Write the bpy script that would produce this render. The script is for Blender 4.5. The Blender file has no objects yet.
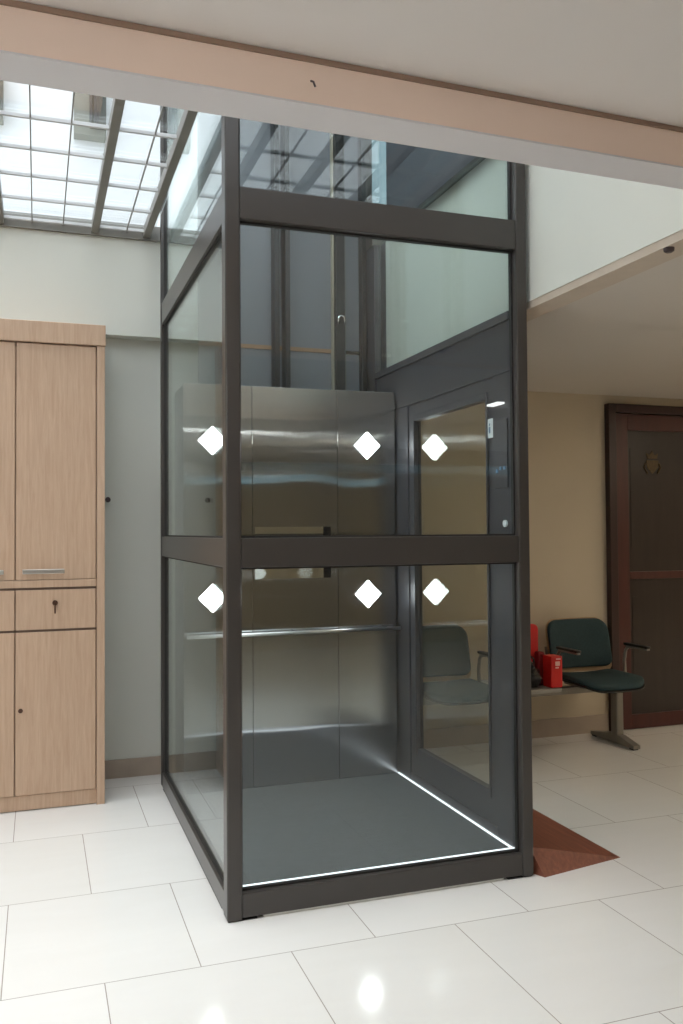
import bpy, bmesh, math, random
from mathutils import Vector, Matrix
random.seed(7)
S = bpy.context.scene
COL = S.collection
PI = math.pi

# ------------------------------------------------------------------ camera
F_PX, PY = 878.5564, 507.6453
YAW, PITCH, ROLL = 0.3331, 0.0264, -0.0067
cd = bpy.data.cameras.new('camera')
cam = bpy.data.objects.new('camera', cd)
COL.objects.link(cam)
cd.sensor_fit = 'HORIZONTAL'
cd.sensor_width = 36.0
cd.lens = F_PX * 36.0 / 683.0
cd.shift_y = -(512.0 - PY) / 683.0
cd.clip_start = 0.05
fw = Vector((math.sin(YAW) * math.cos(PITCH), math.cos(YAW) * math.cos(PITCH), math.sin(PITCH)))
rt = Vector((math.cos(YAW), -math.sin(YAW), 0))
upv = rt.cross(fw)
r2 = math.cos(ROLL) * rt + math.sin(ROLL) * upv
u2 = -math.sin(ROLL) * rt + math.cos(ROLL) * upv
cam.matrix_world = Matrix(((r2.x, u2.x, -fw.x, -0.6206), (r2.y, u2.y, -fw.y, -3.0365), (r2.z, u2.z, -fw.z, 1.35), (0, 0, 0, 1)))
S.camera = cam

# ------------------------------------------------------------------ light
w = bpy.data.worlds.new('overcast_sky'); S.world = w
w.use_nodes = True
bg = w.node_tree.nodes['Background']
bg.inputs['Color'].default_value = (0.90, 0.95, 1.0, 1)
bg.inputs['Strength'].default_value = 3.2

def sun(name, strength, angle, rot, color):
    l = bpy.data.lights.new(name, 'SUN'); l.energy = strength; l.angle = math.radians(angle); l.color = color
    o = bpy.data.objects.new(name, l); COL.objects.link(o); o.rotation_euler = [math.radians(a) for a in rot]
    return o
sun('veiled_sun', 5.5, 70, (-14, -8, 0), (0.95, 0.98, 1.0))

def area(name, loc, size, energy, color, rot=(0, 0, 0)):
    l = bpy.data.lights.new(name, 'AREA'); l.shape = 'RECTANGLE'; l.size, l.size_y = size
    l.energy = energy; l.color = color
    o = bpy.data.objects.new(name, l); COL.objects.link(o); o.location = loc; o.rotation_euler = rot
    return o

vs = S.view_settings
vs.view_transform = 'Standard'; vs.look = 'None'; vs.exposure = 0.0; vs.gamma = 1.0; vs.use_curve_mapping = False
cy = S.cycles
cy.max_bounces = 12; cy.diffuse_bounces = 6; cy.glossy_bounces = 6; cy.transparent_max_bounces = 40; cy.transmission_bounces = 8
cy.use_denoising = True
cy.sample_clamp_indirect = 6.0
cy.caustics_reflective = True

# ------------------------------------------------------------------ materials
MATS = {}
def srgb(r, g, b):
    f = lambda c: (c / 255 / 12.92) if c / 255 <= 0.04045 else ((c / 255 + 0.055) / 1.055) ** 2.4
    return (f(r), f(g), f(b), 1)

def mat(name, col, rough=0.5, metal=0.0, var=0.06, scale=8.0, bump=0.0, bscale=60.0, stretch=(1, 1, 1), spec=0.5, coat=0.0):
    m = bpy.data.materials.new(name); m.use_nodes = True
    nt = m.node_tree; N = nt.nodes; L = nt.links
    b = N['Principled BSDF']
    tc = N.new('ShaderNodeTexCoord'); mp = N.new('ShaderNodeMapping'); mp.inputs['Scale'].default_value = stretch
    L.new(tc.outputs['Object'], mp.inputs['Vector'])
    nz = N.new('ShaderNodeTexNoise'); nz.inputs['Scale'].default_value = scale; nz.inputs['Detail'].default_value = 4
    L.new(mp.outputs['Vector'], nz.inputs['Vector'])
    cr = N.new('ShaderNodeValToRGB')
    c = col
    cr.color_ramp.elements[0].color = (c[0] * (1 - var), c[1] * (1 - var), c[2] * (1 - var), 1)
    cr.color_ramp.elements[1].color = (min(1, c[0] * (1 + var)), min(1, c[1] * (1 + var)), min(1, c[2] * (1 + var)), 1)
    cr.color_ramp.elements[0].position = 0.3; cr.color_ramp.elements[1].position = 0.7
    L.new(nz.outputs['Fac'], cr.inputs['Fac']); L.new(cr.outputs['Color'], b.inputs['Base Color'])
    b.inputs['Roughness'].default_value = rough; b.inputs['Metallic'].default_value = metal
    b.inputs['Specular IOR Level'].default_value = spec
    b.inputs['Coat Weight'].default_value = coat
    if bump > 0:
        n2 = N.new('ShaderNodeTexNoise'); n2.inputs['Scale'].default_value = bscale; n2.inputs['Detail'].default_value = 2
        L.new(mp.outputs['Vector'], n2.inputs['Vector'])
        bp = N.new('ShaderNodeBump'); bp.inputs['Strength'].default_value = bump; bp.inputs['Distance'].default_value = 0.01
        L.new(n2.outputs['Fac'], bp.inputs['Height']); L.new(bp.outputs['Normal'], b.inputs['Normal'])
    MATS[name] = m
    return m

def emit(name, col, strength):
    m = bpy.data.materials.new(name); m.use_nodes = True
    nt = m.node_tree; nt.nodes.clear()
    e = nt.nodes.new('ShaderNodeEmission'); o = nt.nodes.new('ShaderNodeOutputMaterial')
    e.inputs['Color'].default_value = col; e.inputs['Strength'].default_value = strength
    nt.links.new(e.outputs[0], o.inputs[0]); MATS[name] = m
    return m

def glass(name, tint, extra=0.0, ior=1.5):
    """thin clear pane: straight-through tint plus Fresnel mirror on each face"""
    m = bpy.data.materials.new(name); m.use_nodes = True
    nt = m.node_tree; N = nt.nodes; L = nt.links; N.clear()
    out = N.new('ShaderNodeOutputMaterial'); mix = N.new('ShaderNodeMixShader')
    tr = N.new('ShaderNodeBsdfTransparent'); gl = N.new('ShaderNodeBsdfGlossy'); fr = N.new('ShaderNodeFresnel')
    geo = N.new('ShaderNodeNewGeometry'); mx = N.new('ShaderNodeMix'); mx.data_type = 'FLOAT'
    mx.inputs[2].default_value = ior; mx.inputs[3].default_value = 1.0 / ior
    L.new(geo.outputs['Backfacing'], mx.inputs[0]); L.new(mx.outputs[0], fr.inputs['IOR'])
    tr.inputs['Color'].default_value = tint; gl.inputs['Roughness'].default_value = 0.0
    gl.inputs['Color'].default_value = (0.96, 0.99, 0.98, 1)
    fac = fr.outputs[0]
    if extra:
        ad = N.new('ShaderNodeMath'); ad.operation = 'ADD'; ad.use_clamp = True; ad.inputs[1].default_value = extra
        L.new(fac, ad.inputs[0]); fac = ad.outputs[0]
    L.new(fac, mix.inputs[0]); L.new(tr.outputs[0], mix.inputs[1]); L.new(gl.outputs[0], mix.inputs[2])
    L.new(mix.outputs[0], out.inputs[0]); MATS[name] = m
    return m

def wood(name, dark, light, rough=0.4, scale=(14, 14, 0.9), noise=5.0):
    m = bpy.data.materials.new(name); m.use_nodes = True
    nt = m.node_tree; N = nt.nodes; L = nt.links; b = N['Principled BSDF']
    tc = N.new('ShaderNodeTexCoord'); mp = N.new('ShaderNodeMapping'); mp.inputs['Scale'].default_value = scale
    L.new(tc.outputs['Object'], mp.inputs['Vector'])
    nz = N.new('ShaderNodeTexNoise'); nz.inputs['Scale'].default_value = noise; nz.inputs['Detail'].default_value = 6; nz.inputs['Roughness'].default_value = 0.65
    nz.inputs['Distortion'].default_value = 0.4
    L.new(mp.outputs['Vector'], nz.inputs['Vector'])
    cr = N.new('ShaderNodeValToRGB'); cr.color_ramp.elements[0].color = dark; cr.color_ramp.elements[1].color = light
    cr.color_ramp.elements[0].position = 0.3; cr.color_ramp.elements[1].position = 0.68
    L.new(nz.outputs['Fac'], cr.inputs['Fac']); L.new(cr.outputs['Color'], b.inputs['Base Color'])
    b.inputs['Roughness'].default_value = rough
    MATS[name] = m
    return m

mat('frame_paint', srgb(64, 60, 57), 0.28, var=0.04, bump=0.02, bscale=300)
mat('panel_paint', srgb(62, 63, 69), 0.4, var=0.04)
mat('back_panel_paint', srgb(116, 120, 127), 0.45, var=0.05, scale=2.0)
mat('rail_dark', srgb(38, 40, 42), 0.35, metal=0.3)
mat('rail_cream', srgb(170, 164, 146), 0.45)
mat('rail_grey', srgb(104, 106, 104), 0.4)
mat('copper_strip', srgb(150, 118, 90), 0.45)
mat('black_rubber', srgb(28, 28, 28), 0.6)
mat('gasket', srgb(38, 36, 35), 0.6)
mat('white_wall', srgb(214, 216, 208), 0.75, var=0.02, scale=1.5, bump=0.03, bscale=120)
mat('cream_wall', srgb(198, 186, 164), 0.7, var=0.03, scale=1.5, bump=0.03, bscale=120)
mat('beige_wall', srgb(176, 164, 146), 0.7, var=0.03, scale=1.5)
mat("ceiling_paint", srgb(218, 214, 211), 0.8, var=0.02, scale=1.2)
mat('soffit_paint', srgb(200, 194, 186), 0.8, var=0.02, scale=1.2)
mat("peach_paint", srgb(234, 212, 197), 0.7, var=0.02, scale=2)
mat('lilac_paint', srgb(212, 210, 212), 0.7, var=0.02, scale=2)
mat('groove_shade', srgb(146, 122, 106), 0.8)
mat('baseboard_paint', srgb(166, 152, 138), 0.35, var=0.06)
mat('skylight_steel', srgb(120, 118, 112), 0.45, var=0.06)
mat('skylight_alu', srgb(196, 198, 200), 0.4)
mat('facade_white', srgb(220, 223, 225), 0.8, var=0.02, scale=1.0)
mat('added_wall_blue', srgb(84, 104, 110), 0.8)
mat('facade_grey', srgb(118, 120, 112), 0.7)
mat('facade_dark', srgb(60, 64, 58), 0.5)
mat('platform_vinyl', srgb(88, 92, 96), 0.42, var=0.08, scale=30, bump=0.05, bscale=200)
mat('mirror', (0.85, 0.86, 0.84, 1), 0.02, metal=1.0, var=0.0)
mat('black_gloss', srgb(26, 27, 32), 0.08)
mat('polished_steel', (0.78, 0.79, 0.8, 1), 0.12, metal=1.0, var=0.02)
mat('rail_satin', (0.9, 0.9, 0.9, 1), 0.3, metal=1.0, var=0.0)
mat('aluminium', (0.62, 0.61, 0.57, 1), 0.32, metal=1.0, var=0.05)
mat('dull_alu', srgb(140, 136, 128), 0.4, metal=0.6, var=0.05)
mat('brushed_nickel', (0.66, 0.64, 0.6, 1), 0.3, metal=1.0, var=0.03)
mat("green_fabric", srgb(40, 62, 66), 0.85, var=0.12, scale=90, bump=0.2, bscale=400)
mat('plywood_rim', srgb(176, 146, 110), 0.45, var=0.1, scale=20)
mat('arm_black', srgb(30, 28, 27), 0.45)
mat('red_cloth', srgb(196, 28, 26), 0.5, var=0.1, scale=14, bump=0.1, bscale=20)
mat('red_card', srgb(206, 32, 26), 0.4, var=0.05)
mat('dark_red', srgb(128, 18, 24), 0.5, var=0.08)
mat('black_plastic_film', srgb(18, 18, 24), 0.22, var=0.2, scale=20, bump=0.4, bscale=25)
mat('pale_print', srgb(236, 190, 180), 0.5)
mat('lip_paint', srgb(190, 177, 162), 0.8)
mat('grey_table', srgb(150, 146, 138), 0.4)
mat('mahogany_dark', srgb(48, 26, 24), 0.35, var=0.12, scale=4, stretch=(6, 6, .6))
mat('mahogany_red', srgb(72, 34, 30), 0.35, var=0.15, scale=4, stretch=(6, 6, .6))
mat('mahogany_panel', srgb(46, 38, 35), 0.3, var=0.12, scale=4, stretch=(6, 6, .6))
mat('bronze', srgb(84, 68, 42), 0.5, metal=0.3, var=0.2, scale=60)
mat('label_white', srgb(226, 234, 238), 0.4)
mat('label_blue', srgb(96, 128, 160), 0.4)
mat('dark_plastic', srgb(70, 58, 60), 0.5)
mat('key_bronze', srgb(84, 58, 44), 0.4, metal=0.4)
mat('seam', srgb(92, 72, 58), 0.7)
wood('beech', srgb(184, 153, 127), srgb(200, 171, 146), 0.42)
wood('ramp_wood', srgb(104, 56, 40), srgb(134, 78, 58), 0.5, scale=(14, 1.2, 14), noise=4)
emit('lamp_white', (0.93, 0.97, 1.0, 1), 16.0)
emit('led_strip', (0.90, 0.96, 1.0, 1), 1.6)
emit('tube_white', (1.0, 0.97, 0.94, 1), 29.0)
emit('fill_panel_white', (0.97, 0.97, 1.0, 1), 27.0)
emit('fill_panel_warm', (1.0, 0.84, 0.64, 1), 18.0)
emit('glint', (1, 1, 1, 1), 1.2)
glass('shaft_glass', (0.955, 0.978, 0.972, 1))
glass('door_glass', (0.97, 0.98, 0.965, 1))
glass('skylight_glass', (0.985, 0.99, 0.99, 1))

def floor_mat():
    m = bpy.data.materials.new('cream_porcelain_tiles'); m.use_nodes = True
    nt = m.node_tree; N = nt.nodes; L = nt.links; b = N['Principled BSDF']
    tc = N.new('ShaderNodeTexCoord'); mp = N.new('ShaderNodeMapping')
    mp.inputs['Location'].default_value = (0.4275 + 0.5805 * 20, 0.279 + 0.6885 * 20, 0)
    L.new(tc.outputs['Object'], mp.inputs['Vector'])
    br = N.new('ShaderNodeTexBrick'); br.offset = 0.5; br.offset_frequency = 2; br.squash = 1
    br.inputs['Scale'].default_value = 1.0; br.inputs['Brick Width'].default_value = 0.5805; br.inputs['Row Height'].default_value = 0.6885
    br.inputs['Mortar Size'].default_value = 0.0017; br.inputs['Mortar Smooth'].default_value = 0.1
    br.inputs['Color1'].default_value = srgb(228, 227, 224); br.inputs['Color2'].default_value = srgb(223, 222, 218)
    br.inputs['Mortar'].default_value = srgb(158, 152, 144)
    L.new(mp.outputs['Vector'], br.inputs['Vector'])
    nz = N.new('ShaderNodeTexNoise'); nz.inputs['Scale'].default_value = 3.0; nz.inputs['Detail'].default_value = 5; nz.inputs['Distortion'].default_value = 1.0
    m2 = N.new('ShaderNodeMapping'); m2.inputs['Scale'].default_value = (0.7, 3.0, 1)
    L.new(tc.outputs['Object'], m2.inputs['Vector']); L.new(m2.outputs['Vector'], nz.inputs['Vector'])
    mx = N.new('ShaderNodeMix'); mx.data_type = 'RGBA'; mx.blend_type = 'MULTIPLY'; mx.inputs[0].default_value = 1.0
    cr = N.new('ShaderNodeValToRGB'); cr.color_ramp.elements[0].color = (0.95, 0.945, 0.935, 1); cr.color_ramp.elements[1].color = (1, 1, 1, 1)
    L.new(nz.outputs['Fac'], cr.inputs['Fac']); L.new(br.outputs['Color'], mx.inputs[6]); L.new(cr.outputs['Color'], mx.inputs[7])
    L.new(mx.outputs[2], b.inputs['Base Color'])
    b.inputs['Roughness'].default_value = 0.10
    b.inputs['Specular IOR Level'].default_value = 0.5
    bp = N.new('ShaderNodeBump'); bp.inputs['Strength'].default_value = 0.15; bp.inputs['Distance'].default_value = 0.002; bp.invert = True
    L.new(br.outputs['Fac'], bp.inputs['Height']); L.new(bp.outputs['Normal'], b.inputs['Normal'])
    MATS['tiles'] = m
floor_mat()

def steel_mat():
    m = bpy.data.materials.new('brushed_steel_sheet'); m.use_nodes = True
    nt = m.node_tree; N = nt.nodes; L = nt.links; b = N['Principled BSDF']
    tc = N.new('ShaderNodeTexCoord'); mp = N.new('ShaderNodeMapping'); mp.inputs['Scale'].default_value = (3.2, 1, 1.5)
    L.new(tc.outputs['Object'], mp.inputs['Vector'])
    nz = N.new('ShaderNodeTexNoise'); nz.inputs['Scale'].default_value = 1.0; nz.inputs['Detail'].default_value = 0.5
    L.new(mp.outputs['Vector'], nz.inputs['Vector'])
    m2 = N.new('ShaderNodeMapping'); m2.inputs['Scale'].default_value = (4, 1, 700)
    L.new(tc.outputs['Object'], m2.inputs['Vector'])
    n2 = N.new('ShaderNodeTexNoise'); n2.inputs['Scale'].default_value = 1.0; n2.inputs['Detail'].default_value = 2
    L.new(m2.outputs['Vector'], n2.inputs['Vector'])
    ma = N.new('ShaderNodeMapRange'); ma.inputs['To Min'].default_value = 0.085; ma.inputs['To Max'].default_value = 0.105
    L.new(n2.outputs['Fac'], ma.inputs['Value'])
    bp = N.new('ShaderNodeBump'); bp.inputs['Strength'].default_value = 0.17; bp.inputs['Distance'].default_value = 0.02
    L.new(nz.outputs['Fac'], bp.inputs['Height'])
    g = N.new('ShaderNodeBsdfAnisotropic'); g.distribution = 'GGX'
    g.inputs['Color'].default_value = (0.53, 0.535, 0.545, 1); g.inputs['Anisotropy'].default_value = 0.90
    L.new(ma.outputs[0], g.inputs['Roughness']); L.new(bp.outputs['Normal'], g.inputs['Normal'])
    tg = N.new('ShaderNodeCombineXYZ'); tg.inputs[2].default_value = 1.0
    L.new(tg.outputs[0], g.inputs['Tangent'])
    L.new(g.outputs[0], N['Material Output'].inputs['Surface']); N.remove(b)
    MATS['steel'] = m
steel_mat()

# ------------------------------------------------------------------ mesh helpers
def add_box(bm, x0, x1, y0, y1, z0, z1, bev=0.0, seg=2):
    vs_ = [bm.verts.new(v) for v in ((x0, y0, z0), (x1, y0, z0), (x1, y1, z0), (x0, y1, z0), (x0, y0, z1), (x1, y0, z1), (x1, y1, z1), (x0, y1, z1))]
    fs = [bm.faces.new([vs_[i] for i in f]) for f in ((0, 3, 2, 1), (4, 5, 6, 7), (0, 1, 5, 4), (1, 2, 6, 5), (2, 3, 7, 6), (3, 0, 4, 7))]
    if bev > 0:
        es = {e for f in fs for e in f.edges}
        bmesh.ops.bevel(bm, geom=list(es), offset=bev, segments=seg, affect='EDGES', profile=0.5)

def box(*a, **k):
    bm = bmesh.new(); add_box(bm, *a, **k); return bm

def boxes(lst, bev=0.0):
    bm = bmesh.new()
    for b in lst: add_box(bm, *b, bev=bev)
    return bm

def add_prism(bm, pts, axis, a0, a1, bev=0.0):
    """extrude closed 2-D outline along an axis ('x','y','z')"""
    def P(p, a):
        return {'x': (a, p[0], p[1]), 'y': (p[0], a, p[1]), 'z': (p[0], p[1], a)}[axis]
    A = [bm.verts.new(P(p, a0)) for p in pts]; B = [bm.verts.new(P(p, a1)) for p in pts]
    n = len(pts); fs = []
    fs.append(bm.faces.new(A)); fs.append(bm.faces.new(B[::-1]))
    for i in range(n):
        fs.append(bm.faces.new((A[i], B[i], B[(i + 1) % n], A[(i + 1) % n])))
    bmesh.ops.recalc_face_normals(bm, faces=fs)
    if bev > 0:
        es = list({e for f in fs[:2] for e in f.edges})
        bmesh.ops.bevel(bm, geom=es, offset=bev, segments=2, affect='EDGES', profile=0.5)

def add_tube(bm, path, r, n=12, closed_ends=True):
    pts = [Vector(p) for p in path]
    rings = []
    t0 = (pts[1] - pts[0]).normalized()
    ref = Vector((0, 0, 1)) if abs(t0.z) < 0.9 else Vector((1, 0, 0))
    for i, p in enumerate(pts):
        t = (pts[min(i + 1, len(pts) - 1)] - pts[max(i - 1, 0)]).normalized()
        u = (ref - t * ref.dot(t)).normalized(); v = t.cross(u); ref = u
        rr = r[i] if isinstance(r, (list, tuple)) else r
        rings.append([bm.verts.new(p + (u * math.cos(2 * PI * k / n) + v * math.sin(2 * PI * k / n)) * rr) for k in range(n)])
    for a, b in zip(rings, rings[1:]):
        for k in range(n):
            bm.faces.new((a[k], a[(k + 1) % n], b[(k + 1) % n], b[k]))
    if closed_ends:
        bm.faces.new(rings[0][::-1]); bm.faces.new(rings[-1])

def tube(path, r, n=12):
    bm = bmesh.new(); add_tube(bm, path, r, n); return bm

def rrect(x0, x1, z0, z1, r, n=6):
    pts = []
    rs = r if isinstance(r, (list, tuple)) else (r, r, r, r)   # bl, br, tr, tl
    for (cx, cz, a0, q) in ((x0 + rs[0], z0 + rs[0], PI, rs[0]), (x1 - rs[1], z0 + rs[1], 1.5 * PI, rs[1]), (x1 - rs[2], z1 - rs[2], 0, rs[2]), (x0 + rs[3], z1 - rs[3], .5 * PI, rs[3])):
        for k in range(n + 1):
            a = a0 + .5 * PI * k / n
            pts.append((cx + q * math.cos(a), cz + q * math.sin(a)))
    return pts

def obj(name, bm, m, parent=None, smooth=False, label=None):
    bmesh.ops.recalc_face_normals(bm, faces=bm.faces[:])
    me = bpy.data.meshes.new(name); bm.to_mesh(me); bm.free()
    o = bpy.data.objects.new(name, me); COL.objects.link(o)
    me.materials.append(MATS[m])
    if smooth:
        for p in me.polygons: p.use_smooth = True
    if parent is not None:
        o.parent = parent
        o.location = -parent_world(parent)
    if label: o['label'] = label
    return o

def parent_world(p):
    v = Vector(p.location)
    while p.parent is not None:
        p = p.parent; v = v + Vector(p.location)
    return v

def thing(name, label, cat, loc=(0, 0, 0), group=None, kind=None):
    o = bpy.data.objects.new(name, None); COL.objects.link(o)
    o.location = loc; o.empty_display_size = 0.1
    o['label'] = label; o['category'] = cat
    if group: o['group'] = group
    if kind: o['kind'] = kind
    return o

def tag(o, label, cat, group=None):
    o['label'] = label; o['category'] = cat
    if group: o['group'] = group
    return o

def struct(name, bm, m, label, cat, parent=None):
    o = obj(name, bm, m, parent)
    o['kind'] = 'structure'; o['label'] = label; o['category'] = cat
    return o

def turn(o, deg, px, py):
    a = math.radians(deg); c, s_ = math.cos(a), math.sin(a)
    for v_ in o.data.vertices:
        x, y = v_.co.x - px, v_.co.y - py
        v_.co.x, v_.co.y = px + c * x - s_ * y, py + s_ * x + c * y
    return o
# ------------------------------------------------------------------ key dimensions
W, D = 1.2095, 1.7217            # lift footprint
PW = 0.054                       # post width
YB = 1.9745                      # back wall
ZS = 2.23                        # underside of beams
ZC = 2.255                       # low ceiling on the right
ZF = 2.328                       # ceiling over the camera
ZK = 2.995                       # skylight
YU = 1.8845                      # protruding upper wall
XL, XR, YF = -3.2, 6.5, -6.6

# ------------------------------------------------------------------ setting
struct('floor', box(XL - .1, XR + .1, YF - .1, YB + .1, -0.1, 0.0), 'tiles', 'glossy cream porcelain tile floor laid in offset rows', 'floor')
struct('wall_back', box(W + .02, XR + .1, YB, YB + .12, 0, 3.1), 'cream_wall', 'cream wall behind the row of waiting seats', 'wall')
struct('wall_back_left', boxes([(XL, W + .02, YB, YB + .12, 0, 2.9)]), 'white_wall', 'pale grey recessed lower wall between wooden cabinet and glass lift', 'wall')
struct('wall_upper', box(XL, W + .02, YU, YB + .12, 2.43, ZK - .03), 'white_wall', 'white upper wall band projecting under the skylight edge', 'wall')
struct('wall_left', box(XL - .12, XL, YF, YB + .12, 0, 3.1), 'beige_wall', 'beige side wall left of the cabinet', 'wall')
struct('wall_right', box(XR, XR + .12, YF, YB + .12, 0, 3.1), 'cream_wall', 'cream side wall at the far right', 'wall')
struct('wall_front', boxes([(XL, XR, YF - .12, YF, 0, 2.03), (XL, XR, YF - .12, YF, 2.15, 3.1), (XL, -2.4, YF - .12, YF, 2.03, 2.15), (5.6, XR, YF - .12, YF, 2.03, 2.15)]), 'beige_wall', 'beige wall with a long slot for an added window at the end of the foreground room', 'wall')
wn = thing('added_slot_window', 'added unseen slot window in the far beige wall, for a reflected band', 'window', (1.6, YF, 2.03), kind='structure')  # added out of view to put a bright band in the steel's reflection
obj('added_window_frame', boxes([(-2.4, 5.6, YF - .1, YF - .04, 2.03, 2.04), (-2.4, 5.6, YF - .1, YF - .04, 2.14, 2.15)] + [(x - .012, x + .012, YF - .1, YF - .04, 2.04, 2.14) for x in (-2.388, -.4, 1.6, 3.6, 5.588)]), 'skylight_alu', wn)
obj('pane', box(-2.4, 5.6, YF - .075, YF - .067, 2.03, 2.15), 'skylight_glass', wn)
struct('added_outside_wall', box(-8, 11, -9.2, -9.0, -.1, 3.6), 'added_wall_blue', 'added grey wall that sets the brightness of the slot window', 'wall')  # added unseen, holds down the brightness seen through the slot
struct('ceiling', box(XL, XR, YF, -1.27, ZF, ZF + .15), 'ceiling_paint', 'flat off-white ceiling in the foreground', 'ceiling')
struct('ceiling_right', box(W + .13, XR, -1.24, YB, ZC, ZC + .15), 'soffit_paint', 'low beige ceiling over the waiting seats', 'ceiling')
bm = box(XL, XR, -1.335, -1.225, ZS + .004, ZK - .02)
turn(struct('beam', bm, 'peach_paint', 'long peach painted ceiling beam crossing the top of the view', 'beam'), 1.2, -.55, -1.29)
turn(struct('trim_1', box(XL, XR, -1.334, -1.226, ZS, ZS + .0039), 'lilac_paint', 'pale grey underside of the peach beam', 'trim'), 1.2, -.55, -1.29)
turn(struct('shade_strip', box(XL, XR, -1.341, -1.335, ZF - .011, ZF - .001), 'groove_shade', 'thin brown strip painted as the shadow line between beam and ceiling', 'trim'), 1.2, -.55, -1.29)  # shade in the gap above the beam, painted as a brown strip
struct('wall_fascia', box(W + .02, W + .13, -1.225, 1.52, ZS + .03, ZK - .02), 'white_wall', 'white upper wall face above the low ceiling, right of the lift', 'wall')
struct('trim_3', box(W + .022, W + .128, -1.225, 1.52, ZS, ZS + .03), 'lip_paint', 'beige lower edge of the white upper wall', 'trim')
struct('wall_fascia_rear', box(W + .02, W + .13, 1.52, YB, ZS, ZK - .02), 'panel_paint', 'dark upper wall section behind the lift', 'wall')
struct('baseboard_left', box(XL, W + .0, YB - .012, YB, 0, .10), 'baseboard_paint', 'beige tile skirting under the pale grey wall', 'baseboard')
struct('baseboard_right', box(W + .02, 2.99, YB - .012, YB, 0, .115), 'baseboard_paint', 'beige tile skirting under the cream wall', 'baseboard')
struct('roof_slab', boxes([(W + .02, XR + .1, -1.335, YB + .12, ZK - .02, ZK + .1), (XL - .1, XR + .1, YF - .1, -1.225, ZK - .02, ZK + .1)]), 'facade_grey', 'concrete roof slab around the skylight', 'roof')

# skylight: frame of bars and glass lying over the atrium
sk = thing('window_2', 'gridded skylight of grey steel bars over the atrium', 'skylight', (-1.5, .35, ZK), kind='structure')
mains = [-.055, -.33, -.81, -1.29, -1.77, -2.25, -2.73]
for x in mains:
    y0 = -1.225
    obj('main_bar', box(x - .019, x + .019, y0, YU, ZK - .02, ZK + .035, bev=.003), 'skylight_steel', sk)
for x in [.27, .58, .88, 1.17]:
    obj('main_bar', box(x - .019, x + .019, -1.225, -.03, ZK - .02, ZK + .035, bev=.003), 'skylight_steel', sk)
for x in [-.163] + [q - d for q in mains[1:] for d in (.165, .322)]:
    obj('wire_bar', box(x - .0026, x + .0026, -1.225, YU, ZK + .002, ZK + .014), 'skylight_steel', sk)
for x in [.11, .425, .73, 1.03]:
    obj('wire_bar', box(x - .0026, x + .0026, -1.225, -.03, ZK + .002, ZK + .014), 'skylight_steel', sk)
for j in range(-5, 6):
    y = .321 + .303 * j
    if y < -1.22 or y > YU: continue
    x1 = W + .02 if y < -.04 else -.06
    obj('cross_bar', box(XL, x1, y - .0065, y + .0065, ZK + .0, ZK + .016, bev=.002), 'skylight_alu', sk)
obj('edge_bar', box(XL, W + .02, YU - .02, YU + .03, ZK - .03, ZK + .05), 'skylight_steel', sk)
obj('pane', box(XL, -.012, -1.22, YU, ZK + .023, ZK + .031), 'skylight_glass', sk)
obj('pane', box(-.011, W + .02, -1.22, -.012, ZK + .023, ZK + .031), 'skylight_glass', sk)

# outside, above the skylight: white facade of the light well
fac = thing('facade', 'white rendered outside wall rising behind the skylight', 'facade', (-1, 3.4, 3.0), kind='structure')
obj('wall', box(-9, 0.6, 3.4, 3.6, 2.2, 11), 'facade_white', fac)
obj('wall', box(2.6, 2.8, -5, 9, 3.1, 10), 'added_wall_blue', fac)  # side wall added to tone down the pale strip behind the shaft glass
obj('kerb', box(-9, 1.6, YU + .03, 2.1, ZK - .1, ZK + .06), 'facade_white', fac)
def niche(xc, zc, ww, hh):
    wd = thing('facade_window', 'grey shuttered window recess on the white outside wall', 'window', (xc, 3.4, zc), kind='structure')
    obj('surround', box(xc - ww / 2, xc + ww / 2, 3.30, 3.4, zc - hh / 2, zc + hh / 2), 'facade_grey', wd)
    obj('recess', box(xc - ww * .02, xc + ww * .5, 3.285, 3.30, zc - hh * .38, zc + hh / 2), 'facade_dark', wd)
    for d in (.0, .14, .22):
        obj('slat', box(xc + ww * d - .008, xc + ww * d + .008, 3.25, 3.285, zc - hh * .36, zc + hh / 2), 'rail_dark', wd)
    return wd
niche(-.277, 4.34, .215, .40)['label'] = 'grey shuttered window recess outside, nearer the lift'
niche(-.96, 4.34, .22, .34)['label'] = 'grey window recess outside at the left edge of the photo'

# ------------------------------------------------------------------ the lift shaft
Z0 = 0.0
ZB = .092; ZM0, ZM1 = 1.2227, 1.3265; ZT0, ZT1 = 2.4588, 2.5744; ZTOP = 4.5
lift = thing('lift_shaft', 'glazed passenger lift shaft with dark taupe metal frame', 'lift', (W / 2, D / 2, 0))
def P(name, bm, m, parent=lift, **k): return obj(name, bm, m, parent, **k)
for (x, y, n) in ((0, 0, 'fl'), (W - .048, 0, 'fr'), (0, D - PW, 'bl'), (W - PW, D - PW, 'br')):
    wd = PW if y == 0 else PW
    if n == 'bl':
        P('post', box(0.0, .024, D - .03, D, 0.012, ZTOP, bev=.004), 'frame_paint')
    else:
        P('post', box(x, W if x > 0 else PW, y - (.012 if y == 0 else 0), y + PW, 0.003, ZTOP, bev=.006), 'frame_paint')
# front rails
for (z0, z1) in ((.009, ZB), (ZM0, ZM1), (ZT0, ZT1), (ZTOP - .1, ZTOP)):
    P('front_rail', box(PW, W - .048, -.008, .05, z0, z1, bev=.003), 'frame_paint')
# left rails
for (z0, z1) in ((.006, ZB - .01), (ZM0, ZM1), (ZT0, ZT1), (ZTOP - .1, ZTOP)):
    P('side_rail', box(.004, .046, PW, D - .03, z0, z1, bev=.003), 'frame_paint')
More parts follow.
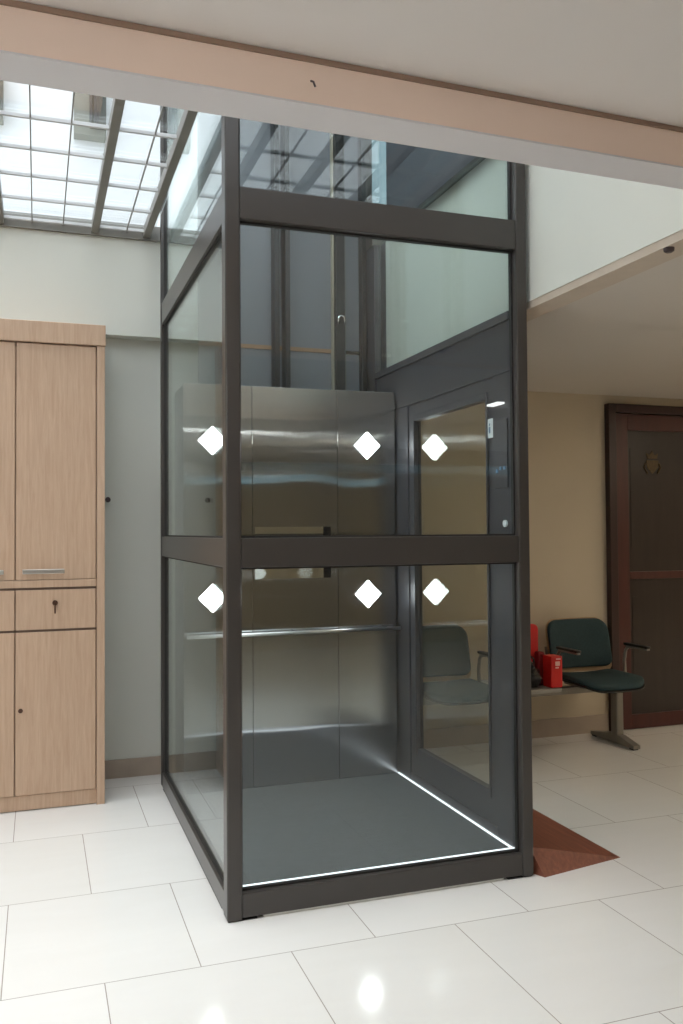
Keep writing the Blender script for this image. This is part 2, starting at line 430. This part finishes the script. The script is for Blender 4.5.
# right rails (upper only; the door side is panelled)
P('side_rail', box(W - .05, W - .004, PW, D - PW, ZS - .035, ZS + .0, bev=.003), 'panel_paint')
P('side_rail', box(W - .05, W - .004, PW, D - PW, .012, .06, bev=.003), 'frame_paint')
# feet under the corners and a thin drip strip along the floor
for (x, y) in ((0.004, .004), (W - .11, .004), (.004, D - .1), (W - .11, D - .1)):
    P('foot', box(x, x + .104, y - (.010 if y < .1 else 0), y + .046, 0, .0029), 'black_rubber')
P('floor_strip', box(.13, W - .13, -.002, .02, .0, .0085), 'aluminium')
P('side_skirt', box(.006, .03, .115, D - .1, 0, .0055), 'black_rubber')
# gaskets around the front panes and panes
def front_pane(z0, z1):
    g = .007
    P('gasket', boxes([(PW, PW + g, .018, .036, z0, z1), (W - .048 - g, W - .048, .018, .036, z0, z1), (PW + g, W - .048 - g, .018, .036, z0, z0 + g), (PW + g, W - .048 - g, .018, .036, z1 - g, z1)]), 'gasket')
    P('glass_pane', box(PW + .002, W - .048 - .002, .023, .031, z0 + .002, z1 - .002), 'shaft_glass')
def side_pane(z0, z1):
    g = .007
    P('gasket', boxes([(.016, .034, PW, PW + g, z0, z1), (.016, .034, D - .03 - g, D - .03, z0, z1), (.016, .034, PW + g, D - .03 - g, z0, z0 + g), (.016, .034, PW + g, D - .03 - g, z1 - g, z1)]), 'gasket')
    P('glass_pane', box(.021, .029, PW + .002, D - .032, z0 + .002, z1 - .002), 'shaft_glass')
for (z0, z1) in ((ZB, ZM0), (ZM1, ZT0), (ZT1, ZTOP - .1)):
    front_pane(z0, z1)
side_pane(ZB - .01, ZM0); side_pane(ZM1, ZT0); side_pane(ZT1, ZTOP - .1)
# right upper clear pane
P('glass_pane', box(W - .03, W - .022, PW, 1.52, ZS + .001, ZK - .041), 'shaft_glass')
# back wall of the shaft, painted panels
P('back_panel', box(.20, W - PW, D - .035, D - .02, .0, 2.36), 'back_panel_paint')
P('back_panel', box(.20, W - PW, D - .035, D - .02, 2.382, ZTOP), 'back_panel_paint')
P('seam_strip', box(.20, .956, D - .042, D - .02, 2.36, 2.382), 'copper_strip')
P('back_pane', box(.03, .198, D - .03, D - .022, .02, ZTOP - .1), 'shaft_glass')
# rear right corner lining and upper right lining
P('corner_lining', box(W - .05, W - .012, 1.521, D - PW, .012, ZK - .041), 'panel_paint')
P('upper_lining', box(W - .05, W - .012, PW, 1.33, ZK - .04, ZTOP), 'panel_paint')
P('glass_pane', box(W - .03, W - .022, 1.331, D - PW, ZK + .15, ZTOP - .1), 'shaft_glass')
P('shaft_roof', box(0, W, 0, D, ZTOP, ZTOP + .05), 'panel_paint')
# guide rails and mast
P('guide_rail', boxes([(.606, .632, 1.60, 1.68, 0.0, ZTOP), (.666, .692, 1.60, 1.68, 0.0, ZTOP)]), 'rail_dark')
P('guide_rail', boxes([(.968, 1.018, 1.62, 1.68, 0.0, ZTOP)]), 'rail_dark')
P('mast_strip', box(.957, .966, 1.655, 1.685, 0, ZTOP), 'rail_cream')
P('mast_strip', box(1.019, 1.036, 1.655, 1.685, 0, ZTOP), 'rail_grey')
P('mast_strip', box(1.125, 1.15, 1.62, 1.68, 0, ZTOP), 'rail_dark')
hook = tube([(.972, 1.60, 2.51)] + [(.99 + .018 * math.cos(a), 1.595, 2.54 + .018 * math.sin(a)) for a in [PI - PI * k / 8 for k in range(9)]] + [(1.008, 1.60, 2.51)], .006, 8)
P('rail_clip', hook, 'polished_steel', smooth=True)
P('cable', tube([(1.112, 1.60, 2.4), (1.11, 1.60, 2.2), (1.112, 1.60, 2.0), (1.112, 1.60, .3)], .003, 8), 'black_rubber')
# door side (right): panelled frame and a glazed door
XI = W - .03
DY0, DY1, DZ0, DZ1 = .205, 1.085, .13, 1.985
P('door_header', box(XI - .012, W - .006, PW, 1.52, DZ1 + .004, ZS - .036, bev=.003), 'panel_paint')
P('door_jamb', box(XI - .012, W - .006, PW, DY0 - .004, .06, DZ1 + .003, bev=.003), 'panel_paint')
P('door_jamb', box(XI - .012, W - .006, DY1 + .004, 1.52, .06, DZ1 + .003, bev=.003), 'panel_paint')
P('door_sill', box(XI - .012, W - .006, DY0 - .003, DY1 + .003, .06, DZ0 - .004, bev=.002), 'panel_paint')
GY0, GY1, GZ0, GZ1 = .262, 1.01, .262, 1.90
door = P('door', boxes([(XI - .006, W - .004, DY0, GY0, DZ0, DZ1), (XI - .006, W - .004, GY1, DY1, DZ0, DZ1),
                        (XI - .006, W - .004, GY0, GY1, DZ0, GZ0), (XI - .006, W - .004, GY0, GY1, GZ1, DZ1)]), 'panel_paint')
P('door_glass', box(1.189, 1.196, GY0, GY1, GZ0, GZ1), 'door_glass', door)
P('glazing_bead', boxes([(XI - .014, XI - .006, GY1, GY1 + .035, GZ0 - .03, GZ1 + .03), (XI - .014, XI - .006, GY0 - .012, GY0, GZ0 - .03, GZ1 + .03),
                         (XI - .014, XI - .006, GY0, GY1, GZ1, GZ1 + .03)], bev=.002), 'panel_paint', door)
sg = P('door_sign', box(XI - .009, XI - .006, .206, .26, 1.735, 1.815), 'label_white', door, label='small white notice with a blue symbol')
P('sign_symbol', boxes([(XI - .0100, XI - .009, .227, .239, 1.755, 1.782), (XI - .0100, XI - .009, .229, .237, 1.786, 1.796)]), 'label_blue', door)
P('reflection_bar', box(XI - .045, XI - .013, .10, .19, 1.86, 1.868), 'glint', label='white glowing bar in place of a reflected lamp')  # glowing bar stands in for a lamp's reflection
P('key_switch', tube([(XI - .012, .10, 1.375), (XI - .02, .10, 1.375)], .014, 20), 'label_white', label='round pale key switch')
cp = P('call_plate', box(XI - .018, XI - .012, .075, .175, 1.52, 1.80, bev=.002), 'panel_paint')
for (y, z) in ((.095, 1.60), (.125, 1.60), (.155, 1.59)):
    P('button', tube([(XI - .018, y, z), (XI - .022, y, z)], .008, 16), 'label_blue', cp)

# ------------------------------------------------------------------ the lift platform
plat = thing('lift_platform', 'open lift platform with charcoal floor and brushed steel wall of square lamps', 'lift platform', (.6, .65, .02))
FX0, FX1, FY0, FY1 = .052, 1.157, .056, 1.236
obj('platform_floor', box(FX0, FX1, FY0, FY1, .02, .087, bev=.002), 'platform_vinyl', plat)
obj('edge_light', box(PW + .001, W - .049, FY0 - .0052, FY0 - .0005, .07, .0975), 'led_strip', plat, label='thin white glowing edge line')
obj('edge_light', box(FX1 + .0005, FX1 + .0095, FY0, FY1 - .002, .061, .0895), 'led_strip', plat, label='thin white glowing edge line')
obj('wall_carcass', box(.05, 1.15, 1.2465, 1.53, .03, 2.07), 'panel_paint', plat)
for (x0, x1) in ((.0475, .3885), (.3905, .8375), (.8395, 1.1585)):
    obj('steel_sheet', box(x0, x1, 1.2385, 1.246, .03, 2.0765, bev=.0012), 'steel', plat)
for (x, z) in ((.188, 1.797), (1.0, 1.793), (.188, 1.025), (1.0, 1.022)):
    h = .07
    bm = bmesh.new(); add_prism(bm, [(x - h - .004, z), (x, z - h - .004), (x + h + .004, z), (x, z + h + .004)], 'y', 1.2384, 1.234)
    lp = obj('lamp', bm, 'polished_steel', plat)
    bm = bmesh.new(); add_prism(bm, [(x - h, z), (x, z - h), (x + h, z), (x, z + h)], 'y', 1.2339, 1.226, bev=.003)
    obj('diffuser', bm, 'lamp_white', lp, label='glowing white diamond diffuser')
mp_ = obj('mirror_plate', box(.40, .757, 1.233, 1.238, 1.112, 1.372), 'mirror', plat, label='mirror-finish control plate')
obj('control_strip', box(.7575, .797, 1.230, 1.238, 1.112, 1.372, bev=.001), 'black_gloss', plat, label='glossy black control strip')
hr = obj('handrail', tube([(.056, 1.186, .845), (1.158, 1.186, .845)], .0095, 20), 'rail_satin', plat, smooth=True)
for x in (.12, .6, 1.1):
    obj('bracket', tube([(x, 1.1956, .845), (x, 1.2384, .845)], .007, 12), 'polished_steel', hr)

# ------------------------------------------------------------------ ramp
bm = bmesh.new()
xa, xt = W + .004, 1.648
A = [(xa, .03, .012), (xa, .03, .10), (xa, 1.14, .10), (xa, 1.14, 0.012), (xa + .03, -.035, 0), (xt, .04, 0), (xt, 1.16, 0), (xa + .03, 1.22, 0), (xa, .03, 0), (xa, 1.14, 0)]
v = [bm.verts.new(p) for p in A]
for f in ((1, 5, 6, 2), (1, 4, 5), (2, 6, 7), (8, 4, 1), (2, 7, 9), (8, 1, 2, 9), (8, 9, 7, 6, 5, 4)):
    bm.faces.new([v[i] for i in f])
for q in (v[0], v[3]): bm.verts.remove(q)
tag(obj('access_ramp', bm, 'ramp_wood'), 'small red-brown wooden wedge ramp on the floor at the lift doorway', 'ramp')

# ------------------------------------------------------------------ cabinet
YCf = 1.526
cab = thing('storage_cabinet', 'tall light beech storage cabinet against the left wall', 'cabinet', (-.72, 1.75, 0))
def C(name, bm, m='beech', parent=cab, **k): return obj(name, bm, m, parent, **k)
CX0, CX1 = -1.165, -.342
C('carcass', boxes([(CX0, CX1, YCf + .022, 1.955, .075, 2.27)]))
C('side_panel', box(CX1 + .001, -.301, YCf - .006, 1.958, 0, 2.288, bev=.002))
C('side_panel', box(CX0 - .043, CX0 - .001, YCf - .006, 1.958, 0, 2.288, bev=.002))
C('crown', box(CX0 - .05, -.298, YCf - .014, 1.955, 2.289, 2.394, bev=.003))
C('plinth', box(CX0, CX1, YCf + .008, YCf + .0215, .004, .075, bev=.001))
C('cross_rail', box(CX0, CX1, YCf - .001, YCf + .0215, 1.082, 1.118, bev=.002))
C('cross_rail', box(CX0, CX1, YCf + .004, YCf + .0215, .865, .876), 'seam')
C('cross_rail', box(CX0, CX1, YCf + .004, YCf + .0215, 1.0705, 1.0815), 'seam')
XM = -.723
for (x0, x1, side) in ((CX0 + .003, XM - .003, -1), (XM + .003, CX1 - .004, 1)):
    ud = C('door', box(x0, x1, YCf, YCf + .02, 1.121, 2.284, bev=.002))
    hx0 = -.69 if side == 1 else -.97
    bm = bmesh.new(); add_box(bm, hx0, hx0 + .195, YCf - .026, YCf - .018, 1.150, 1.172, bev=.002)
    add_box(bm, hx0 + .012, hx0 + .022, YCf - .0178, YCf - .0001, 1.154, 1.168); add_box(bm, hx0 + .173, hx0 + .183, YCf - .0178, YCf - .0001, 1.154, 1.168)
    C('handle', bm, 'brushed_nickel', ud, label='flat brushed metal bar handle')
    dr = C('drawer', box(x0, x1, YCf, YCf + .02, .8765, 1.070, bev=.002))
    ld = C('door', box(x0, x1, YCf, YCf + .02, .078, .8645, bev=.002))
    kx = -.5385 if side == 1 else -.96
    C('lock', tube([(kx, YCf - .0001, 1.005), (kx, YCf - .006, 1.005)], .013, 20), 'key_bronze', dr)
    bm = bmesh.new(); add_box(bm, kx - .0025, kx + .0025, YCf - .03, YCf - .0062, .992, 1.012)
    add_tube(bm, [(kx, YCf - .022, .992), (kx, YCf - .024, .97), (kx, YCf - .02, .955)], .0035, 8)
    C('key', bm, 'key_bronze', dr)
    lx = XM + .026 if side == 1 else XM - .09
    C('lock', tube([(lx, YCf - .0001, .487), (lx, YCf - .005, .487)], .011, 20), 'key_bronze', ld)

# ------------------------------------------------------------------ room door on the right
DX0 = 2.995
dr1 = thing('door_1', 'dark mahogany panelled door in the cream wall', 'door', (3.5, YB, 0), kind='structure')
def Dd(name, bm, m, parent=dr1, **k): return obj(name, bm, m, parent, **k)
yd = YB - .03
Dd('door_frame', boxes([(DX0, DX0 + .06, yd - .02, YB, 0, 2.195), (4.74, 4.80, yd - .02, YB, 0, 2.195), (DX0 + .06, 4.74, yd - .02, YB, 2.135, 2.195)], bev=.004), 'mahogany_dark')
def leaf(x0, x1, em):
    st = .105
    lf = Dd('door_leaf', boxes([(x0, x0 + st, yd, YB - .002, .005, 2.13), (x1 - st, x1, yd, YB - .002, .005, 2.13),
                              (x0 + st, x1 - st, yd, YB - .002, .005, .10), (x0 + st, x1 - st, yd, YB - .002, 1.01, 1.06), (x0 + st, x1 - st, yd, YB - .002, 2.02, 2.13)], bev=.003), 'mahogany_red')
    for (z0, z1) in ((.10, 1.01), (1.06, 2.02)):
        Dd('door_panel', box(x0 + st, x1 - st, YB - .016, YB - .004, z0, z1), 'mahogany_panel', lf)
        Dd('reflection_strip', box(x0 + st + .025, x0 + st + .06, YB - .019, YB - .0161, z0 + .16, z1 - .12), 'mahogany_panel', lf)  # raised strip shaped in place of a pale reflection on the panel
    if em:
        # small embossed crest
        cx, cz = x0 + .31, 1.80
        bm = bmesh.new()
        add_prism(bm, [(cx - .05, cz + .02), (cx - .045, cz - .03), (cx, cz - .075), (cx + .045, cz - .03), (cx + .05, cz + .02)], 'y', YB - .022, YB - .0161, bev=.002)
        add_prism(bm, [(cx - .04, cz + .03), (cx - .05, cz + .07), (cx - .02, cz + .055), (cx, cz + .085), (cx + .02, cz + .055), (cx + .05, cz + .07), (cx + .04, cz + .03)], 'y', YB - .021, YB - .0161, bev=.002)
        for sgn in (-1, 1):
            add_tube(bm, [(cx + sgn * .055, YB - .019, cz + .0), (cx + sgn * .068, YB - .019, cz - .03), (cx + sgn * .04, YB - .019, cz - .07)], .006, 8)
        Dd('crest', bm, 'bronze', lf, label='small dull gold crest')
leaf(DX0 + .061, 3.89, True); leaf(3.894, 4.739, False)

# ------------------------------------------------------------------ beam seating
bench = thing('waiting_bench', 'beam-mounted waiting seats with dark green upholstery and a table top', 'bench', (2.1, 1.66, 0))
def B(name, bm, m, parent=bench, **k): return obj(name, bm, m, parent, **k)
YBM = 1.66
B('beam', box(1.28, 2.90, YBM - .028, YBM + .028, .338, .380, bev=.004), 'dull_alu')
def pedestal(x):
    bm = bmesh.new()
    add_prism(bm, rrect(x - .026, x + .026, YBM - .035, YBM + .035, .012, 4), 'z', .055, .3379)
    c = B('pedestal', bm, 'dull_alu')
    bm = bmesh.new()
    pts = [(YBM - .19, .008), (YBM + .25, .008), (YBM + .25, .03), (YBM + .05, .062), (YBM - .05, .062), (YBM - .19, .028)]
    add_prism(bm, pts, 'x', x - .027, x + .027, bev=.004)
    B('foot', bm, 'dull_alu', c)
    for yy in (-.18, .205):
        B('glide', box(x - .018, x + .018, YBM + yy, YBM + yy + .04, 0, .0079), 'black_rubber', c)
pedestal(2.832); pedestal(1.33)

def pad_grid(f, nu, nv):
    bm = bmesh.new()
    g = [[bm.verts.new(f(u / nu, v_ / nv)) for v_ in range(nv + 1)] for u in range(nu + 1)]
    for i in range(nu):
        for j in range(nv):
            bm.faces.new((g[i][j], g[i + 1][j], g[i + 1][j + 1], g[i][j + 1]))
    return bm

def warp(bm, fn):
    for v_ in bm.verts: v_.co = Vector(fn(v_.co))
    return bm

def slab(outline, axis, a0, a1, bev, fn=None, cuts=0):
    bm = bmesh.new(); add_prism(bm, outline, axis, a0, a1, bev=bev)
    bmesh.ops.triangulate(bm, faces=[f for f in bm.faces if len(f.verts) > 4])
    for _ in range(2):
        bmesh.ops.subdivide_edges(bm, edges=[e for e in bm.edges if e.calc_length() > .06], cuts=1)
    bmesh.ops.triangulate(bm, faces=[f for f in bm.faces if len(f.verts) > 4])
    if fn: warp(bm, fn)
    return bm

def chair(xc):
    # seat: rounded plate curving down at the front edge
    def sf(c):
        x, y, z = c
        t = max(0.0, (1.50 - y) / .14)
        dish = -.012 * math.cos((x - xc) / .22 * PI / 2)
        return (x, y, z - .028 * t * t + dish)
    ol = rrect(xc - .215, xc + .215, 1.37, 1.77, (.10, .10, .05, .05), 8)
    s = B('seat', slab(ol, 'z', .425, .458, .012, sf), 'green_fabric', smooth=True)
    ol2 = rrect(xc - .218, xc + .218, 1.367, 1.772, (.10, .10, .05, .05), 8)
    B('seat_shell', slab(ol2, 'z', .416, .4245, .003, sf), 'arm_black', s)
    # backrest: tilted, slightly curved across
    def bf(c):
        x, y, z = c
        cv = .035 * ((x - xc) / .21) ** 2
        return (x, y + (z - .46) * .22 - cv, z)
    ol = rrect(xc - .222, xc + .222, .472, .772, (.05, .05, .075, .075), 8)
    b = B('backrest', slab(ol, 'y', 1.775, 1.807, .012, bf), 'green_fabric', smooth=True)
    ol = rrect(xc - .228, xc + .228, .442, .777, (.04, .04, .078, .078), 8)
    B('back_shell', slab(ol, 'y', 1.8075, 1.818, .003, bf), 'plywood_rim', b)
    # bracket from beam to seat and back uprights
    for sx in (-.12, .12):
        bm = bmesh.new()
        add_box(bm, xc + sx - .02, xc + sx + .02, YBM - .12, YBM + .1, .3805, .404, bev=.003)
        add_tube(bm, [(xc + sx * 1.55, YBM + .08, .385), (xc + sx * 1.6, 1.79, .40), (xc + sx * 1.66, 1.835, .45), (xc + sx * 1.66, 1.87, .60)], .009, 10)
        B('bracket', bm, 'dull_alu')

def armrest(x):
    bm = bmesh.new()
    add_tube(bm, [(x, YBM + .0, .385), (x, YBM + .005, .44), (x, YBM + .01, .52), (x, YBM - .005, .585), (x, YBM - .03, .608), (x, YBM - .09, .615)], .0105, 12)
    a = B('armrest', bm, 'dull_alu', smooth=True)
    bm = bmesh.new(); add_prism(bm, rrect(x - .02, x + .02, YBM - .23, YBM + .0, .016, 5), 'z', .6175, .632, bev=.004)
    B('arm_pad', bm, 'arm_black', a)
    B('arm_plate', box(x - .012, x + .012, YBM - .225, YBM - .02, .606, .617, bev=.003), 'dull_alu', a)

chair(2.652); chair(1.64)
for x in (2.9, 2.405, 1.866): armrest(x)
bm = bmesh.new(); add_prism(bm, rrect(1.90, 2.30, 1.43, 1.86, .04, 6), 'z', .398, .420, bev=.004)
B('table_top', bm, 'grey_table')
for x in (2.0, 2.22):
    B('table_bracket', box(x, x + .04, YBM - .12, YBM + .12, .3805, .3975), 'dull_alu')

# things on the bench table
ZT = .4205
def bag(name, x0, x1, y0, y1, z1, m, top_r):
    bm = bmesh.new(); add_prism(bm, rrect(x0, x1, ZT, z1, (.008, .008, top_r, top_r), 6), 'y', y0, y1, bev=.008)
    return obj(name, bm, m, smooth=False)
tag(bag('red_case', 2.06, 2.235, 1.60, 1.71, .78, 'red_cloth', .03), 'tall red case standing at the back of the bench table', 'bag')
tag(bag('red_case', 2.2, 2.245, 1.545, 1.595, .62, 'dark_red', .012), 'thin dark red case wedged between the two brighter red ones', 'bag')
t = tag(bag('red_box', 2.222, 2.30, 1.445, 1.54, .605, 'red_card', .004), 'small bright red box with pale print beside the green seat', 'box')
obj('printed_mark', boxes([(2.25, 2.28, 1.4435, 1.445, .55, .575), (2.255, 2.285, 1.4435, 1.445, .585, .593), (2.25, 2.273, 1.4435, 1.445, .535, .543)]), 'pale_print', t, label='pale printed mark')
# crumpled black bag
bm = bmesh.new()
bmesh.ops.create_icosphere(bm, subdivisions=4, radius=1.0)
for v_ in bm.verts:
    c = v_.co
    n = math.sin(5 * c.x + 2 * c.z) * .06 + math.sin(9 * c.z + 4 * c.y) * .05 + math.sin(13 * c.x - 7 * c.y) * .03
    k = 1 + n
    c.x, c.y, c.z = c.x * .095 * k * (1 - .25 * c.z), c.y * .06 * k, max(c.z * k, -.93) * .083
    c += Vector((2.095, 1.505, ZT + .0773))
b = tag(obj('black_bag', bm, 'black_plastic_film', smooth=True), 'crumpled shiny black bag in front of the tall red case', 'bag')
bm = tube([(2.085, 1.515, ZT + .145), (2.095, 1.505, ZT + .175), (2.115, 1.50, ZT + .185), (2.14, 1.505, ZT + .17), (2.15, 1.515, ZT + .13)], .006, 8)
obj('strap', bm, 'black_plastic_film', b)

# ------------------------------------------------------------------ small fittings
bm = bmesh.new(); add_tube(bm, [(W + .04, -.79, ZS - .0001), (W + .04, -.79, ZS - .01), (W + .04, -.79, ZS - .014)], [.017, .016, .010], 24)
tag(obj('ceiling_sensor', bm, 'dark_plastic'), 'small round dark sensor under the white upper wall edge', 'sensor')
bm = bmesh.new(); add_tube(bm, [(-.255, YB - .0001, 1.53), (-.255, YB - .02, 1.53), (-.255, YB - .022, 1.53)], [.008, .008, .015], 14)
tag(obj('wall_hook', bm, 'dark_plastic'), 'small dark peg on the grey wall beside the cabinet', 'hook')
bm = bmesh.new(); add_tube(bm, [(-.092, -1.3352, 2.274), (-.090, -1.345, 2.268), (-.086, -1.345, 2.258)], .0022, 8)
tag(obj('small_hook', bm, 'dark_plastic'), 'tiny dark hook on the peach beam', 'hook')
# long ceiling lamp of the foreground room, seen mirrored in the steel
lamp = thing('linear_ceiling_lamp', 'long slim ceiling lamp over the left foreground', 'lamp', (-1.3, -2.75, ZF))
obj('housing', box(-3.0, .3, -2.775, -2.725, ZF - .025, ZF - .0005), 'label_white', lamp)
obj('tube', box(-2.98, .28, -2.77, -2.73, ZF - .05, ZF - .0255, bev=.004), 'tube_white', lamp)
# unseen flat fill lamps, added to brighten the room
for (x, y, z, wh) in ((-2.3, -1.95, ZF, 'far left beside the peach beam'), (4.4, -2.1, ZF, 'right of the foreground beside the peach beam'), (4.4, -.3, ZC, 'low ceiling right of the lift'), (5.3, 1.0, ZC, 'low ceiling beyond the dark door')):
    pl = thing('added_fill_panel', 'added unseen square fill lamp, ' + wh, 'lamp', (x, y, z), group='added fill lamps')
    obj('frame', boxes([(x - .32, x + .32, y - .32, y - .30, z - .02, z - .0005), (x - .32, x + .32, y + .30, y + .32, z - .02, z - .0005), (x - .32, x - .30, y - .30, y + .30, z - .02, z - .0005), (x + .30, x + .32, y - .30, y + .30, z - .02, z - .0005)]), 'label_white', pl)
    obj('diffuser', box(x - .299, x + .299, y - .299, y + .299, z - .014, z - .001), 'fill_panel_warm' if x > 0 else 'fill_panel_white', pl)
